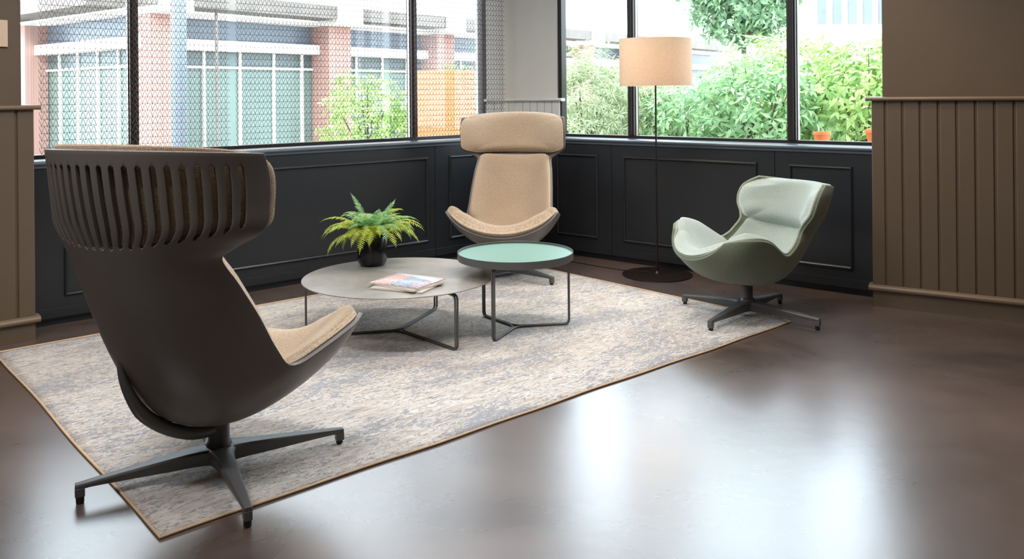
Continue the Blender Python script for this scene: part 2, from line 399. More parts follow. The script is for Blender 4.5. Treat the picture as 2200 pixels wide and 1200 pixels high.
# rest of the room behind the camera
qe = FQ(6.2, 0, 0); we = FW(6.0, 0, 0)
for nm, p0, p1 in (('wall_far_left', (qe[0], qe[1]), (qe[0], -3)), ('wall_back', (qe[0], -3), (we[0], -3)), ('wall_far_right', (we[0], -3), (we[0], we[1]))):
    a = Vector(p0); b = Vector(p1); d = (b-a).normalized(); nn = Vector((d.y, -d.x))*.1
    m = MB(); m.prism([tuple(a), tuple(b), tuple(b+nn), tuple(a+nn)], 0, CEIL); S(m.build(nm, M['taupe']))

# plastered corner strips between the two windows, standing behind the sill
TK = math.tan(radians(49.3))
def sc(d): return d/TK          # where planes at depth d meet in the corner
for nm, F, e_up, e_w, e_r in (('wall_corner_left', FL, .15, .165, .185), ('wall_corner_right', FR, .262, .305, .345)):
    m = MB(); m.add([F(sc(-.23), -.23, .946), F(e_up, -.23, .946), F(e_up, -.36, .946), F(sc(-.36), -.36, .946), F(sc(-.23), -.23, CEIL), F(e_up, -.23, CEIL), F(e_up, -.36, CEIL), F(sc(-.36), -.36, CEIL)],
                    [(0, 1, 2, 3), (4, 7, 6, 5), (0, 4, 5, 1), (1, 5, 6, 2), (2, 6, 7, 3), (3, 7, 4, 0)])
    o = S(m.build(nm, M['corner_daylit']))
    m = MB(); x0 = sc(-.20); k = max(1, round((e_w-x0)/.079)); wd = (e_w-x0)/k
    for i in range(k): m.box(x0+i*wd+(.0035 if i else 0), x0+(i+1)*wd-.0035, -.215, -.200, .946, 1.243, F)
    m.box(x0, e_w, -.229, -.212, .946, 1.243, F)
    m.build('wainscot_boards', M['corner_daylit'], o)
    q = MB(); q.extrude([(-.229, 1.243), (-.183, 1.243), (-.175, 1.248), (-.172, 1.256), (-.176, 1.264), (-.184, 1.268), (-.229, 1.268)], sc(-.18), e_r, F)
    q.build('rail', M['corner_daylit'], o)

# wall plaque at the left edge of the view
m = MB(); m.box(.118, .30, -.02, -.004, 1.578, 1.72, FQ)
tag(m.build('wall_plaque', plain('pale_beige_plate', (214, 186, 160), .5), bevel=.002), 'pale beige plaque on the brown wall at the far left edge', 'plaque')

# ------------------------------------------------------------------ chain link metal curtains
def curtain(s0, s1, label, D=-.15):
    root = empty('metal_mesh_curtain', FL((s0+s1)/2, D, .965), label=label, cat='curtain', group='metal chain curtains at the left window')
    inv = Vector(FL((s0+s1)/2, D, .965))
    pit = .0302; row = .042; n = max(3, int(round((s0-s1)/pit))); pit = (s0-s1)/n; r = .0016
    vs = []; fs = []
    def seg(p, q, rr):
        p = Vector(p)-inv; q = Vector(q)-inv; t = (q-p).normalized(); u = Vector((Ln.x, Ln.y, 0)); u = (u-t*u.dot(t)).normalized(); v = t.cross(u); b = len(vs)
        for c_ in (p, q):
            for k in range(3): th = 2*pi*k/3; vs.append(c_+u*rr*cos(th)+v*rr*sin(th))
        for k in range(3): l = (k+1) % 3; fs.append((b+k, b+l, b+3+l, b+3+k))
    z = .968; R = 0
    while z+row < HEAD-.06:
        ph = 0
        for i in range(n):
            sa = s0-i*pit; sb = sa-pit; sm = sa-pit/2
            def wob(s_): return D+.012*sin(s_*9+1)*.5
            # V of the spiral wire: wide at the top of the row, meeting at the bottom
            seg(FL(sa-.001, wob(sa)+.004, z+row+.002), FL(sm-.001, wob(sm)+.003, z), r)
            seg(FL(sb+.001, wob(sb)+.003, z+row+.002), FL(sm+.001, wob(sm)-.003, z), r)
            # scalloped tie wire
            k = 4
            for j in range(k):
                t0 = j/k; t1 = (j+1)/k
                seg(FL(sm-pit*t0, wob(sm)+.003*cos(2*pi*t0), z+.0065*sin(pi*t0)), FL(sm-pit*t1, wob(sm)+.003*cos(2*pi*t1), z+.0065*sin(pi*t1)), r*.9)
        z += row
    q = MB(); q.v = [tuple(v) for v in vs]; q.f = fs
    q.build('chain_mesh', M['mesh'], root, recalc=False)
    q = MB(); q.box(s1, s0, D-.012, D+.012, HEAD-.06, HEAD-.035, lambda a, b, c: tuple(Vector(FL(a, b, c))-inv)); q.build('curtain_track', M['frame'], root)
curtain(3.60, 2.458, 'copper wire chain mesh curtain at the left end of the left window')
curtain(2.405, 1.233, 'copper wire chain mesh curtain in the middle of the left window')
curtain(1.178, .016, 'copper wire chain mesh curtain nearest the room corner, overlapping the plaster strip')

# ------------------------------------------------------------------ rug
rug_o = Vector((-1.05, 2.497)); rx = Vector((.7527, .6585)); ry = Vector((-.6585, .7527))
L_, W_ = 3.475, 2.44
root = empty('area_rug', (rug_o.x, rug_o.y, 0), math.atan2(rx.y, rx.x), label='large distressed cream and blue-grey rug under the chairs and tables', cat='rug')
m = MB(); nx, ny = 70, 50; random.seed(3); vs = []; fs = []
for j in range(ny+1):
    for i in range(nx+1):
        x = L_*i/nx; y = W_*j/ny
        if j == 0: y += .004*sin(x*4.1)+.003*sin(x*11)
        if i == 0: x += .004*sin(y*5)
        e = min(i, nx-i, j, ny-j); z = .008 if e > 0 else .005
        vs.append((x, y, z))
fs = [(j*(nx+1)+i, j*(nx+1)+i+1, (j+1)*(nx+1)+i+1, (j+1)*(nx+1)+i) for j in range(ny) for i in range(nx)]
m.add(vs, fs)
ring = [i for i in range(nx+1)]+[j*(nx+1)+nx for j in range(1, ny+1)]+[ny*(nx+1)+i for i in range(nx-1, -1, -1)]+[j*(nx+1) for j in range(ny-1, 0, -1)]
b0 = len(m.v); m.v += [(m.v[i][0], m.v[i][1], .0005) for i in ring]; n = len(ring)
m.f += [(ring[k], b0+k, b0+(k+1) % n, ring[(k+1) % n]) for k in range(n)]
m.build('pile', M['rug'], root, smooth=True, recalc=True)
m = MB(); m.tube([(v[0], v[1], .0052) for v in [m2 for m2 in [vs[i] for i in ring[::2]]]], .0048, 6, closed=True); m.build('edge_binding', M['rug_edge'], root, smooth=True)

# ------------------------------------------------------------------ lounge chairs
def catmull(P, t):
    n = len(P)-1; i = max(0, min(n-1, int(math.floor(t)))); f = t-i
    p1 = P[i]; p2 = P[i+1]; p0 = P[i-1] if i > 0 else [2*a-b for a, b in zip(p1, p2)]; p3 = P[i+2] if i+2 <= n else [2*b-a for a, b in zip(p1, p2)]
    if t < 0 or t > n: return [a+(b-a)*f for a, b in zip(p1, p2)]
    return [.5*((2*b)+(-a+c)*f+(2*a-5*b+4*c-d)*f*f+(-a+3*b-3*c+d)*f**3) for a, b, c, d in zip(p0, p1, p2, p3)]
TH = radians(66)
class Shell:
    # stations : (spine y, spine z, edge y, edge z, half width)
    def __init__(s, st): s.st = st
    def P(s, u, v):
        cy, cz, ey, ez, hw = catmull(s.st, v); k = (1-cos(TH*u))/(1-cos(TH)); return Vector((hw*sin(TH*u)/sin(TH), cy+(ey-cy)*k, cz+(ez-cz)*k))
    def N(s, u, v, h=.01):
        a = s.P(u+h, v)-s.P(u-h, v); b = s.P(u, v+h*4)-s.P(u, v-h*4); n = a.cross(b); n.normalize(); return -n
TALL = Shell([(.365, .335, .315, .50, .375), (.23, .245, .24, .48, .385), (.07, .200, .12, .435, .350), (-.10, .205, -.02, .405, .312), (-.235, .285, -.09, .475, .298),
              (-.345, .455, -.17, .60, .290), (-.425, .64, -.255, .72, .280), (-.475, .78, -.318, .810, .270), (-.50, .855, -.30, .850, .312), (-.52, .915, -.25, .895, .374),
              (-.537, .985, -.235, .965, .381), (-.55, 1.06, -.235, 1.045, .381), (-.56, 1.145, -.255, 1.12, .376)])
LOW = Shell([(.405, .37, .315, .475, .25), (.28, .265, .235, .51, .36), (.10, .215, .12, .492, .362), (-.08, .200, -.01, .408, .318), (-.215, .270, -.075, .425, .30),
             (-.315, .385, -.12, .47, .288), (-.375, .46, -.15, .515, .275), (-.415, .525, -.165, .56, .295), (-.445, .59, -.175, .61, .335), (-.47, .65, -.19, .665, .345), (-.49, .70, -.225, .72, .335), (-.505, .74, -.30, .765, .29)])

def cushion(sh, u0, u1, v0, v1, T, name, mat, parent, t0=.012, p=7, nu=48, nv=32, ax=None):
    vs = []; uv = []; sgn = 1
    if sh.N(0, (v0+v1)/2).dot(Vector((0, .5, .86))) < 0: sgn = -1
    us = [sin(pi/2*(2*i/nu-1)) if True else 0 for i in range(nu+1)]; vv = [sin(pi/2*(2*j/nv-1)) for j in range(nv+1)]
    # blend of even and edge-refined spacing
    us = [.55*a+.45*(2*i/nu-1) for i, a in enumerate(us)]; vv = [.55*a+.45*(2*j/nv-1) for j, a in enumerate(vv)]
    top = []; bot = []
    arc = [0]
    for j in range(1, nv+1):
        arc.append(arc[-1]+(sh.P(0, v0+(v1-v0)*(vv[j]+1)/2)-sh.P(0, v0+(v1-v0)*(vv[j-1]+1)/2)).length)
    def corner(a, b):    # round the outline
        return a, b
    for j in range(nv+1):
        for i in range(nu+1):
            a, b = us[i], vv[j]
            r4 = (a**10+b**10)**.1 if (a or b) else 0
            k = min(1, 1/max(1e-6, (abs(a)**7+abs(b)**7)**(1/7))*max(abs(a), abs(b)))
            a2, b2 = a*k, b*k
            u = (u0+u1)/2+(u1-u0)/2*a2; v = (v0+v1)/2+(v1-v0)/2*b2
            P = sh.P(u, v); N = sh.N(u, v)*sgn
            if ax: N = (N*(1-ax[3]*abs(u)**2)+Vector(ax[:3])*ax[3]*abs(u)**2*1.3).normalized()
            prof = sqrt(max(0, 1-max(abs(a), abs(b))**p)) if False else (max(0, 1-abs(a)**p)**.5)*(max(0, 1-abs(b)**p)**.5)
            t = T(u, v) if callable(T) else T
            top.append(P+N*(t0+t*prof)); bot.append(P+N*(t0-.004*prof))
            x = u*sh.st[min(len(sh.st)-1, max(0, int(round((v0+v1)/2))))][4]*1.15
            uv.append((x, arc[j]))
    n1 = nu+1; vs = top+bot; off = len(top); uvs = uv+uv
    fs = [(j*n1+i, j*n1+i+1, (j+1)*n1+i+1, (j+1)*n1+i) for j in range(nv) for i in range(nu)]
    fs += [(off+j*n1+i, off+(j+1)*n1+i, off+(j+1)*n1+i+1, off+j*n1+i+1) for j in range(nv) for i in range(nu)]
    ring = [i for i in range(n1)]+[j*n1+nu for j in range(1, nv+1)]+[nv*n1+i for i in range(nu-1, -1, -1)]+[j*n1 for j in range(nv-1, 0, -1)]
    L = len(ring); fs += [(ring[k], off+ring[k], off+ring[(k+1) % L], ring[(k+1) % L]) for k in range(L)]
    m = MB(); m.add(vs, fs); return m.build(name, mat, parent, smooth=True, uvs=uvs)

def star_base(root, ang0, off=(), rad=.445, ptop=.2, pr=.036, hubtop=.105, chrome=False):
    m = MB(); m.lathe([(0, .04), (.036, .04), (.045, .05), (.045, .085), (.040, .098), (pr, .105), (pr, ptop), (pr*.9, ptop+.004), (0, ptop+.004)], 32)
    m.build('pole', M['metal_dark'], root, smooth=True, angle=40)
    if chrome:
        m = MB(); m.lathe([(.0, ptop), (.014, ptop), (.014, ptop+.05), (0, ptop+.05)], 20); m.build('gas_spring', M['chrome'], root, smooth=True, angle=40)
    for k in range(4):
        a = ang0+k*pi/2; m = MB(); n = 10; secs = []
        for i in range(n+1):
            t = i/n; x = .02+(rad-.02)*t; zt = .090-.036*t**1.1; th = .046*(1-t)**1.1+.016; zb = max(.034, zt-th) if t < .98 else .034
            hw = .023*(1-t)+.0135+(.022*(1-t*5)**2 if t < .2 else 0); hb = hw*.72
            secs.append([(x, -hb, zb), (x, hb, zb), (x, hw, zt-.008), (x, hw*.8, zt-.001), (x, 0, zt), (x, -hw*.8, zt-.001), (x, -hw, zt-.008)])
        q = len(secs[0]); vs = [v for s_ in secs for v in s_]
        fs = [(i*q+j, (i+1)*q+j, (i+1)*q+(j+1) % q, i*q+(j+1) % q) for i in range(n) for j in range(q)]+[tuple(range(q)), tuple(n*q+j for j in range(q-1, -1, -1))]
        m.add(vs, fs)
        R_ = Matrix.Rotation(a, 3, 'Z'); 
        m.box(rad-.028, rad+.001, -.0125, .0125, .012, .04)
        m.v = [tuple(R_ @ Vector(v)) for v in m.v]
        leg = m.build('leg', M['metal_dark'], root, smooth=True, angle=38, bevel=.0015)
        f = MB(); e0 = -.0105 if k in off else 0; f.lathe([(0, e0), (.011, e0), (.0125, .004+e0), (.0125, .014), (0, .014)], 14, (rad-.014, 0, 0)); f.v = [tuple(R_ @ Vector(v)) for v in f.v]
        f.build('foot_glide', M['black'], leg, smooth=True, angle=40)

def shell_grid(sh, us, vs_, skip, name, mat, parent, thick, sgnoff=-1, uvs_=True):
    V = []; uv = []
    for v in vs_:
        for u in us: V.append(sh.P(u, v)); uv.append((u*.35, v*.1))
    n = len(us); fs = []
    for j in range(len(vs_)-1):
        for i in range(n-1):
            if not skip(us[i], us[i+1], vs_[j], vs_[j+1]): fs.append((j*n+i, j*n+i+1, (j+1)*n+i+1, (j+1)*n+i))
    # face normals must point to the sitter; thickness then grows outward
    m = MB(); m.add(V, fs); o = m.build(name, mat, parent, smooth=True, recalc=False, uvs=uv)
    me = o.data; p = me.polygons[len(me.polygons)//2]
    c = p.center
    s_ = -1 if p.normal.dot(Vector((0, 1, .3))) > 0 else 1
    b = o.modifiers.new('thickness', 'SOLIDIFY'); b.thickness = thick; b.offset = float(s_)
    bv = o.modifiers.new('edge', 'BEVEL'); bv.width = min(.003, thick*.2); bv.segments = 2; bv.limit_method = 'ANGLE'; bv.angle_limit = radians(50)
    return o

def tall_chair(loc, phi, ang0, label, off=()):
    root = empty('wing_lounge_chair', loc, phi-pi/2, label=label, cat='armchair', group='tall slotted-back lounge chairs')
    sh = TALL; NS = 24; U = .885; p = 2*U/NS
    us = [-1, -.985, -.96, -.93]
    for k in range(NS):
        b = -U+k*p; us += [b, b+.29*p, b+.37*p, b+.5*p, b+.63*p, b+.71*p]
    us += [U, .93, .96, .985, 1]
    V0, V1 = 8.0, 11.5
    vs_ = [i*.2 for i in range(0, 40)]+[7.92]; x = V0
    while x < V1-.2: vs_.append(x); x += (.07 if x < 9.4 else .2)
    vs_ += [V1-.12, V1-.05, V1, 11.7, 11.85, 12.0]
    def skip(a, b, c, d):
        um = (a+b)/2; vm = (c+d)/2
        V0 = 8.0+1.15*(um/U)**2
        if abs(um) > U or vm < V0 or vm > V1: return False
        f = ((um+U)/p) % 1
        if vm < V0+.075 or vm > V1-.05: return .37 < f < .63
        return .29 < f < .71
    shell_grid(sh, us, vs_, skip, 'shell', M['shell'], root, .016)
    cushion(sh, -1.01, 1.01, -.22, 3.5, lambda u, v: .070+.036*max(0, 1-abs(v-.2)*.6), 'seat_cushion', M['beige_fab'], root, t0=.003, ax=(0, .1, 1, .6))
    cushion(sh, -1.0, 1.0, 3.15, 7.55, .066, 'back_cushion', M['beige_fab'], root, t0=.003, p=11, ax=(0, .85, .5, .75))
    cushion(sh, -1.045, 1.045, 7.85, 12.14, lambda u, v: .075*(1-.62*abs(u)**5), 'headrest_cushion', M['beige_fab'], root, t0=.014, p=9, ax=(0, .95, .1, .5))
    # rear support strut
    m = MB(); pts = [(-.09, -.345, .52), (-.09, -.345, .45), (-.085, -.325, .375), (-.075, -.28, .29), (-.055, -.22, .228), (-.035, -.15, .182), (-.015, -.08, .155), (0, 0, .15)]
    pp = [Vector(catmull([list(q) for q in pts], t*7/28)) for t in range(29)]
    m.tube(pp, [.006+.016*min(1, i/12) for i in range(29)], 10, up=(1, 0, 0), flat=1.0)
    m.build('support_strut', M['metal_dark'], root, smooth=True)
    m = MB(); m.lathe([(0, .165), (.05, .168), (.075, .19), (.085, .215), (0, .22)], 24); m.build('seat_mount', M['metal_dark'], root, smooth=True)
    star_base(root, ang0-(phi-pi/2), off, ptop=.19)
    return root
tall_chair((-1.028, 2.941, .0105), radians(70), radians(29.9), 'taupe shell wing lounge chair in the left foreground, seen from behind', (2, 3))
tall_chair((-.036, 6.065, .0105), radians(261.5), radians(-47), 'beige wing lounge chair in the room corner, facing the camera')

def low_chair(loc, phi, ang0):
    root = empty('low_lounge_chair', loc, phi-pi/2, label='low pale green upholstered swivel lounge chair at the right corner of the rug', cat='armchair')
    sh = LOW; us = [-1+i*2/48 for i in range(49)]; vs_ = [i*.2 for i in range(56)]
    shell_grid(sh, us, vs_, lambda *a: False, 'shell', M['green_back_shaded'], root, .022)
    # piping round the rim
    vm = len(sh.st)-1
    pts = [sh.P(u, 0) for u in [-1+i*.1 for i in range(21)]]+[sh.P(1, v*.2) for v in range(1, 5*vm)]+[sh.P(1-i*.1, vm) for i in range(21)]+[sh.P(-1, vm-v*.2) for v in range(1, 5*vm)]
    m = MB(); m.tube(pts, .008, 8, closed=True); m.build('rim_piping', M['green_pipe'], root, smooth=True, uvs=[(v[0], v[1]+v[2]) for v in m.v])
    cushion(sh, -.99, .99, -.12, 3.6, lambda u, v: .075+.03*max(0, 1-abs(v-1)*.5), 'seat_cushion', M['green_fab'], root, t0=.002, ax=(0, .1, 1, .6))
    cushion(sh, -.93, .93, 3.2, 6.6, .02, 'back_cushion', M['green_fab'], root, t0=.002, p=8)
    cushion(sh, -1.0, 1.0, 6.1, 11.15, .095, 'headrest_cushion', M['green_fab'], root, t0=.002, p=6)
    star_base(root, ang0-(phi-pi/2), (0, 1), rad=.43, ptop=.17, pr=.031, chrome=True)
low_chair((1.355, 4.917, .0105), radians(200), radians(-43))

# ------------------------------------------------------------------ tables
def leg_frames(root, R, angs, ztop, r, inner, gap, over):
    for k in range(3):
        a = angs[k]; b = angs[(k+1) % 3]
        def side(ang, sgn):
            t = Vector((-sin(ang), cos(ang), 0))*gap*sgn; o_ = Vector((cos(ang), sin(ang), 0)); return t, o_
        ta, oa = side(a, 1); tb, ob = side(b, -1); z0 = r+.0105
        pts = [oa*over+ta+Vector((0, 0, ztop)), oa*R+ta+Vector((0, 0, ztop)), oa*R+ta+Vector((0, 0, z0)), oa*inner+ta+Vector((0, 0, z0)),
               ob*inner+tb+Vector((0, 0, z0)), ob*R+tb+Vector((0, 0, z0)), ob*R+tb+Vector((0, 0, ztop)), ob*over+tb+Vector((0, 0, ztop))]
        m = MB(); m.tube(fillet(pts, .028), r, 10); m.build('leg_frame', M['metal_dark'], root, smooth=True)
root = empty('coffee_table', (-.628, 4.652, -.002), label='large round grey concrete-look coffee table with thin dark wire legs', cat='table')
m = MB(); m.lathe([(0, .300), (.47, .298), (.518, .3085), (.5235, .3105), (.5235, .3135), (.5225, .315), (0, .315)], 128); m.build('tabletop', M['concrete'], root, smooth=True, angle=25)
leg_frames(root, .50, [radians(-47.6), radians(71.9), radians(192)], .291, .0055, .03, .0075, .40)
root = empty('side_table', (.0104, 4.712, -.002), label='small round side table with a sea-green top and raised dark rim', cat='table')
m = MB(); m.lathe([(0, .392), (.318, .392), (.322, .394), (.322, .433), (.3205, .434), (.3190, .433), (.319, .418), (0, .418)], 128, closed=False); m.build('tray_rim', M['metal_dark'], root, smooth=True, angle=25)
m = MB(); m.lathe([(0, .4185), (.318, .4185), (.318, .4215), (0, .4215)], 128); m.build('tray_top', M['mint'], root, smooth=True, angle=25)
leg_frames(root, .302, [radians(-113), radians(8.6), radians(128)], .386, .0055, .03, .0062, .24)

# magazines
def magazine(loc, rz, w_, h_, th, mat, label, cover):
    root = empty('magazine', loc, rz, label=label, cat='magazine', group='magazines on the coffee table')
    m = MB(); nx = 10
    vs = []; 
    for j in range(2):
        for i in range(nx+1):
            x = -w_/2+w_*i/nx; zz = 0
            vs += [(x, -h_/2+h_*j, 0), (x, -h_/2+h_*j, th+.0015*sin(i/nx*pi))]
    fs = []
    for i in range(nx):
        a = 2*i; b = 2*(nx+1)+2*i
        fs += [(a, a+2, a+3, a+1), (b, b+1, b+3, b+2), (a, b, b+2, a+2), (a+1, a+3, b+3, b+1)]
    fs += [(0, 1, 2*(nx+1)+1, 2*(nx+1)), (2*nx, 2*(nx+1)+2*nx, 2*(nx+1)+2*nx+1, 2*nx+1)]
    m.add(vs, fs); m.build('pages', M['paper'], root)
    m = MB(); m.add([(-w_/2+w_*i/nx, -h_/2+h_*j, th+.0015*sin(i/nx*pi)+.0006) for j in range(2) for i in range(nx+1)], [(i, i+1, nx+2+i, nx+1+i) for i in range(nx)])
    m.build('cover', mat, root, recalc=False, solid=(.0008, 1), smooth=True)
t = NT('printed_facade_cover'); co = t.node('ShaderNodeTexCoord').outputs['Object']; sep = t.node('ShaderNodeSeparateXYZ'); t.link(co, sep.inputs[0])
rot = t.node('ShaderNodeMapping'); rot.inputs['Rotation'].default_value = (0, 0, .5); rot.inputs['Scale'].default_value = (48, 62, 1); t.link(co, rot.inputs[0])
vor = t.node('ShaderNodeTexVoronoi'); vor.inputs['Scale'].default_value = 1; vor.inputs['Randomness'].default_value = .12; t.link(rot.outputs[0], vor.inputs['Vector'])
cell = t.ramp(vor.outputs['Distance'], [(.36, (1, 1, 1)), (.44, (0, 0, 0))])
gx = t.math('ADD', t.math('MULTIPLY', sep.outputs[0], 3.2), .5); n = t.noise(co, 9, 2); gx = t.math('ADD', gx, t.math('MULTIPLY', t.math('SUBTRACT', n, .5), .3))
ink = t.ramp(gx, [(.05, lin((196, 108, 90))), (.3, lin((226, 120, 92))), (.45, lin((60, 66, 84))), (.6, lin((70, 130, 176))), (.75, lin((50, 66, 120))), (.9, lin((150, 80, 110)))])
c = t.mix(cell, ink, lin((232, 240, 244)))
ed = t.math('LESS_THAN', t.math('ADD', sep.outputs[1], t.math('MULTIPLY', sep.outputs[0], .25)), .072)
c = t.mix(ed, lin((228, 228, 232)), c); t.set(Base_Color=c, Roughness=.3)
M['cover1'] = t.m
M['cover2'] = plain('pale_pink_cover', (206, 186, 172), .35, var=.15, scale=14)
M['cover3'] = plain('cream_cover', (214, 202, 184), .35, var=.1, scale=9)
magazine((-.553, 4.385, .315), radians(-22), .30, .235, .006, M['cover3'], 'cream magazine at the bottom of the stack on the coffee table', 0)
magazine((-.548, 4.392, .3245), radians(-36), .29, .235, .005, M['cover2'], 'pale pink magazine in the middle of the stack', 0)
magazine((-.556, 4.418, .333), radians(-29), .31, .25, .004, M['cover1'], 'magazine on top of the stack, coral and blue lattice cover', 0)

# fern in black pot
px_, py_ = -.826, 4.955
pot = empty('plant_pot', (px_, py_, .315), label='glossy black cylindrical pot on the coffee table, holding the fern', cat='pot')
m = MB(); m.lathe([(0, 0), (.060, 0), (.074, .006), (.083, .022), (.086, .05), (.086, .165), (.084, .168), (.080, .165), (.079, .15), (0, .15)], 56); m.build('pot_body', M['pot'], pot, smooth=True, angle=45)
m = MB(); m.lathe([(0, .153), (.05, .156), (.0785, .151)], 32); m.build('soil', M['soil'], pot, smooth=True)
fern = empty('potted_fern', (px_, py_, .466), label='bright green fern with arching fronds in the black pot', cat='plant')
random.seed(11)
def frond(az, elev, L, droop, mat, curl=0):
    n = 30; p = Vector((.018*cos(az), .018*sin(az), 0)); e = elev; pts = [p.copy()]; dirs = []
    for i in range(n):
        e -= droop/n*(.4+1.2*i/n); az += curl/n; d = Vector((cos(az)*cos(e), sin(az)*cos(e), sin(e))); dirs.append(d); p = p+d*(L/n); pts.append(p.copy())
    m = MB(); m.tube(pts, [.0016*(1-i/(n+1))+.0004 for i in range(n+1)], 4)
    for i in range(5, n):
        for h in (0,):
            t = (i+h)/n; q = pts[i].lerp(pts[i+1], h); d = dirs[i]; side = d.cross(Vector((0, 0, 1))); side = side.normalized() if side.length > .05 else Vector((1, 0, 0)); up = side.cross(d)
            ll = .044*sin(pi*min(1, .12+t*.9))**.65*(1 if t < .85 else 1-(t-.85)*4) ; ll *= random.uniform(.85, 1.1); wd = .0052
            for s_ in (-1, 1):
                o_ = (side*s_*.93+d*.38+up*random.uniform(-.12, .12)).normalized(); dn = Vector((0, 0, -1))*ll*.22
                a = q; b = q+o_*ll*.5+dn*.3; c_ = q+o_*ll+dn
                m.add([a-d*wd*.5, a+d*wd*.5, b+d*wd*.62+up*.0015, c_, b-d*wd*.62-up*.0005], [(0, 1, 2, 4), (4, 2, 3)])
    m.build('frond', mat, fern, recalc=False)
for k in range(72):
    ring = k/72
    az = k*2.39996+random.uniform(-.2, .2)
    if ring < .3: frond(az, radians(random.uniform(72, 88)), random.uniform(.17, .24), radians(random.uniform(60, 130)), M['fern_in'], random.uniform(-.5, .5))
    elif ring < .65: frond(az, radians(random.uniform(52, 72)), random.uniform(.26, .34), radians(random.uniform(95, 150)), random.choice([M['fern_in'], M['fern_out']]), random.uniform(-.3, .3))
    else: frond(az, radians(random.uniform(28, 56)), random.uniform(.29, .37), radians(random.uniform(95, 135)), M['fern_out'], random.uniform(-.3, .3))
frond(radians(158), radians(78), .30, radians(35), M['fern_in']); frond(radians(25), radians(72), .27, radians(38), M['fern_in'], .4)

# ------------------------------------------------------------------ floor lamp
lx, ly = 1.030, 6.075
lampo = empty('floor_lamp', (lx, ly, 0), label='tall floor lamp with a beige drum shade and thin dark pole', cat='lamp')
m = MB(); m.lathe([(0, 0), (.248, 0), (.250, .003), (.249, .007), (.06, .011), (.02, .014), (.008, .03), (0, .03)], 96); m.build('base', M['lamp_metal'], lampo, smooth=True, angle=30)
m = MB(); m.lathe([(0, .012), (.0065, .012), (.0065, 1.62), (0, 1.62)], 16); m.build('pole', M['lamp_metal'], lampo, smooth=True, angle=40)
m = MB(); m.lathe([(.252, 1.355), (.257, 1.355), (.257, 1.69), (.252, 1.69)], 96, closed=True); m.build('lamp_shade', M['shade'], lampo, smooth=True, angle=50)
m = MB()
for k in range(3):
    a = k*2*pi/3; m.tube([(0, 0, 1.62), (.252*cos(a), .252*sin(a), 1.66)], .002, 6)
m.build('shade_ring', M['lamp_metal'], lampo, smooth=True)
for dx in (-.06, .06):
    m = MB(); m.lathe([(0, -.05), (.012, -.045), (.014, -.03), (.03, 0), (.026, .025), (0, .04)], 20, (dx, 0, 1.5)); m.build('bulb', M['bulb'], lampo, smooth=True)
pl = lamp('POINT', 'lamp_bulb_light', (lx, ly, 1.50), 8.5, (1, .80, .58), size=.06)
cp = [(.98, 6.10, .014), (.90, 6.16, .012), (.80, 6.24, .004), (.66, 6.36, .004), (.55, 6.47, .004), (.42, 6.60, .004), (.28, 6.78, .004), (.16, 6.95, .004)]
pp = [catmull([list(q) for q in cp], t*7/42) for t in range(43)]
m = MB(); m.tube(pp, .003, 6); tag(m.build('power_cord', M['black'], smooth=True), 'thin black cord running from the floor lamp base behind the corner chair', 'cord')

# ------------------------------------------------------------------ outdoors
m = MB(); m.prism([(-40, FL(6, -.45, 0)[1]-3), (FL(6, -.45, 0)[0], FL(6, -.45, 0)[1]-3), (FL(4, -.45, 0)[0], FL(4, -.45, 0)[1]), (-.1, 7.75), (.2, 7.7), (FR(3.4, -.45, 0)[0], FR(3.4, -.45, 0)[1]), (40, FR(3.4, -.45, 0)[1]), (40, 60), (-40, 60)], -.1, -.01)
tag(m.build('pavement', M['paving']), kind='structure')

# shop building seen through the left window
FO = Vector((-6.8, 18.0)); Fd = Vector((.622, .783)); Fn = Vector((.783, -.622))
def FF(s, d, z): p = FO+Fd*s+Fn*d; return (p.x, p.y, z)
K0 = FO+Fd*-1.25; Gd = Vector((-.783, .622)); Gn = Vector((-.622, -.783))
def FG(s, d, z): p = K0+Gd*s+Gn*d; return (p.x, p.y, z)
shop = empty('shop_building', (FO.x, FO.y, 0), label='long shopfront building with brick piers and green glazing beyond the left window', cat='building')
def part(mb, name, mat):
    o = mb.build(name, mat); o.parent = shop; o.matrix_parent_inverse = Matrix.Translation((-FO.x, -FO.y, 0)); return o
m = MB(); m.box(-1.25, 26, -.1, .25, 3.4, 7.5, FF); m.box(-1.25, 26, -.1, .2, 2.305, 2.53, FF); m.box(-1.25, 26, -.1, .12, 2.98, 3.08, FF)
m.box(0, 14, -.1, .25, 3.4, 7.5, FG); m.box(0, 14, -.1, .2, 2.305, 2.53, FG); m.box(0, 14, -.1, .12, 2.98, 3.08, FG); part(m, 'white_wall', M['white_wall'])
m = MB(); m.box(-1.25, 26, .12, .9, 3.12, 3.42, FF); m.box(.1, 14, .12, .9, 3.12, 3.42, FG); part(m, 'canopy', M['grey_metal'])
m = MB(); m.box(-1.25, 26, -.3, -.1, 2.53, 2.98, FF); m.box(0, 14, -.3, -.1, 2.53, 2.98, FG); part(m, 'clerestory_glazing', M['ext_blue'])
m = MB(); m.box(-1.25, 26, -.3, -.1, 1.97, 2.305, FF); m.box(0, 14, -.3, -.1, 1.97, 2.305, FG); part(m, 'transom_glazing', M['ext_dark'])
m = MB(); m.box(-1.25, 26, -.3, -.12, 0, 1.94, FF); m.box(0, 14, -.3, -.12, 0, 1.94, FG); part(m, 'shop_glazing', M['ext_green'])
m = MB(); m.box(-1.25, 26, -.12, -.05, 1.93, 1.98, FF); m.box(0, 14, -.12, -.05, 1.93, 1.98, FG)
for s_ in [.3, 1.2, 2.1, 2.9, 4.6, 5.5, 6.4, 8.6, 9.6, 12, 13, 16, 17.5, 19]: m.box(s_, s_+.06, -.12, -.06, 0, 2.305, FF)
for s_ in [.8, 1.7, 2.6, 3.5]: m.box(s_, s_+.06, -.12, -.06, 0, 2.305, FG)
